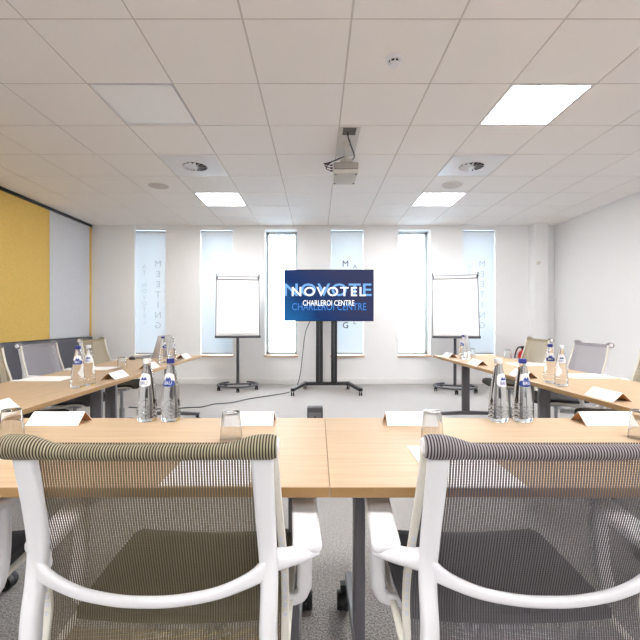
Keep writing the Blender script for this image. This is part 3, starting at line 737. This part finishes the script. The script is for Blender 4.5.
for src, x, y, r, lab in ((BB, .786, 1.53, .1, 'blue-capped water bottle on the front table, right pair'),
                       (BC, .694, 1.53, .35, 'clear-capped water bottle on the front table, right pair'),
                       (BB, -1.362, 2.28, .4, 'blue-capped water bottle on the near left table'),
                       (BC, -1.350, 2.365, .4, 'clear-capped water bottle on the near left table'),
                       (BB, -1.385, 3.60, 1.2, 'blue-capped water bottle on the far left table, in front of the laptop'),
                       (BC, -1.325, 3.66, 1.5, 'clear-capped water bottle on the far left table, in front of the laptop'),
                       (BB, 1.433, 2.46, -.4, 'blue-capped water bottle on the near right table'),
                       (BC, 1.434, 2.35, -.4, 'clear-capped water bottle on the near right table'),
                       (BB, 1.435, 3.93, -1.0, 'blue-capped water bottle on the far right table, below the flip chart'),
                       (BC, 1.495, 3.99, -1.5, 'clear-capped water bottle on the far right table, below the flip chart')):
    dup(src, (x, y, TOP), r, lab)
TP = [(.0343, .0), (.0355, .0), (.0345, .02), (.0280, .087), (.0265, .091), (0, .092), (0, .088), (.0250, .087), (.0268, .083), (.0333, .02), (.0343, .0)]
g0 = MB()
prof = TP; 
out = [[Vector((max(r, 1e-5)*math.cos(2*PI*k/28), max(r, 1e-5)*math.sin(2*PI*k/28), z)) for k in range(28)] for r, z in prof[:-1]]
g0.rings(out, False, True); g0 = g0.build('drinking_glass', TUMBG); g0.location = (-.276, 1.285, TOP)
bmx = bmesh.new(); bmx.from_mesh(g0.data); bmesh.ops.remove_doubles(bmx, verts=bmx.verts, dist=2e-5); bmesh.ops.recalc_face_normals(bmx, faces=bmx.faces); bmx.to_mesh(g0.data); bmx.free()
tag(g0, 'upturned glass on the front table, behind the olive chair, beside the table joint', 'glass', 'upturned drinking glasses')
for x, y, lab in ((-1.008, 1.32, 'upturned glass on the front table at the left picture edge'), (.372, 1.29, 'upturned glass on the front table, behind the grey chair top'),
                  (1.054, 1.30, 'upturned glass on the front table at the right picture edge'), (-1.545, 3.17-.0, 'upturned glass on the left table, left of the bottles'),
                  (1.60, 4.13, 'upturned glass at the far end of the right table, nearer the flip chart'), (1.89, 3.96, 'upturned glass at the far end of the right table, beside the olive chair')):
    o = g0.copy(); COL.objects.link(o); o.location = (x, y, TOP+(.0)); o['label'] = lab
# laptop and mouse at the far end of the left table
t = thing('laptop', 'open grey laptop at the far end of the left table', 'laptop', (-1.74, 4.10, TOP), -PI/2)
LAPM = mat('laptop_shell', srgb(168, 160, 156), .4, metal=.2)
MB().b2(-.165, .165, -.115, .115, .002, .018).build('base', LAPM, t, bevel=.004)
MB().b2(-.145, .145, -.02, .085, .018, .0195).build('keyboard', DGREYM, t)
R = Matrix.Rotation(-.28, 3, 'X')
lid = MB().box(R @ Vector((0, 0, .11))+Vector((0, .118, .018)), (.33, .008, .22), R).build('lid', LAPM, t, bevel=.003)
MB().box(R @ Vector((0, -.0048, .112))+Vector((0, .118, .018)), (.305, .002, .19), R).build('display', mat('laptop_display', srgb(120, 116, 116), .25), lid)
t = thing('computer_mouse', 'black mouse beside the laptop on the left table', 'mouse', (-1.80, 3.90, TOP), .5)
MB().lathe([(0, 0), (.03, 0), (.034, .008), (.028, .022), (.012, .030), (0, .031)], M=Matrix.Diagonal((1.0, 1.6, 1)), seg=24).build('shell', BLACK, t)
MB().lathe([(0, -.003), (.006, -.003), (.006, .003), (0, .003)], c=(0, .026, .027), M=Matrix.Rotation(PI/2, 3, 'Y'), seg=14).build('scroll_wheel', DGREYM, t)

# ------------------------------------------------------------------ daylight, camera
w = bpy.data.worlds.new('World'); S.world = w; w.use_nodes = True
nt = w.node_tree; bg = nt.nodes['Background']
tc = nt.nodes.new('ShaderNodeTexCoord'); sp = nt.nodes.new('ShaderNodeSeparateXYZ'); nt.links.new(tc.outputs['Generated'], sp.inputs[0])
r = nt.nodes.new('ShaderNodeValToRGB'); nt.links.new(sp.outputs['Z'], r.inputs['Fac'])
r.color_ramp.elements[0].color = (.88, .945, 1.0, 1); r.color_ramp.elements[1].color = (.78, .89, 1.0, 1)
nt.links.new(r.outputs['Color'], bg.inputs['Color']); bg.inputs['Strength'].default_value = 23.0
cam = bpy.data.cameras.new('camera'); co = bpy.data.objects.new('camera', cam); COL.objects.link(co)
co.location = (0, 0, CAMZ); co.rotation_euler = (PI/2, 0, 0); cam.lens = 22.5; cam.sensor_width = 36; cam.shift_x = 3.0/640
cam.clip_start = .02; cam.clip_end = 500; S.camera = co
S.view_settings.view_transform = 'Standard'; S.view_settings.look = 'None'; S.view_settings.gamma = 1; S.view_settings.exposure = 0.27
S.view_settings.use_curve_mapping = False
S.cycles.use_denoising = True
S.cycles.max_bounces = 12; S.cycles.diffuse_bounces = 8; S.cycles.transparent_max_bounces = 24; S.cycles.transmission_bounces = 12
S.cycles.sample_clamp_indirect = 6
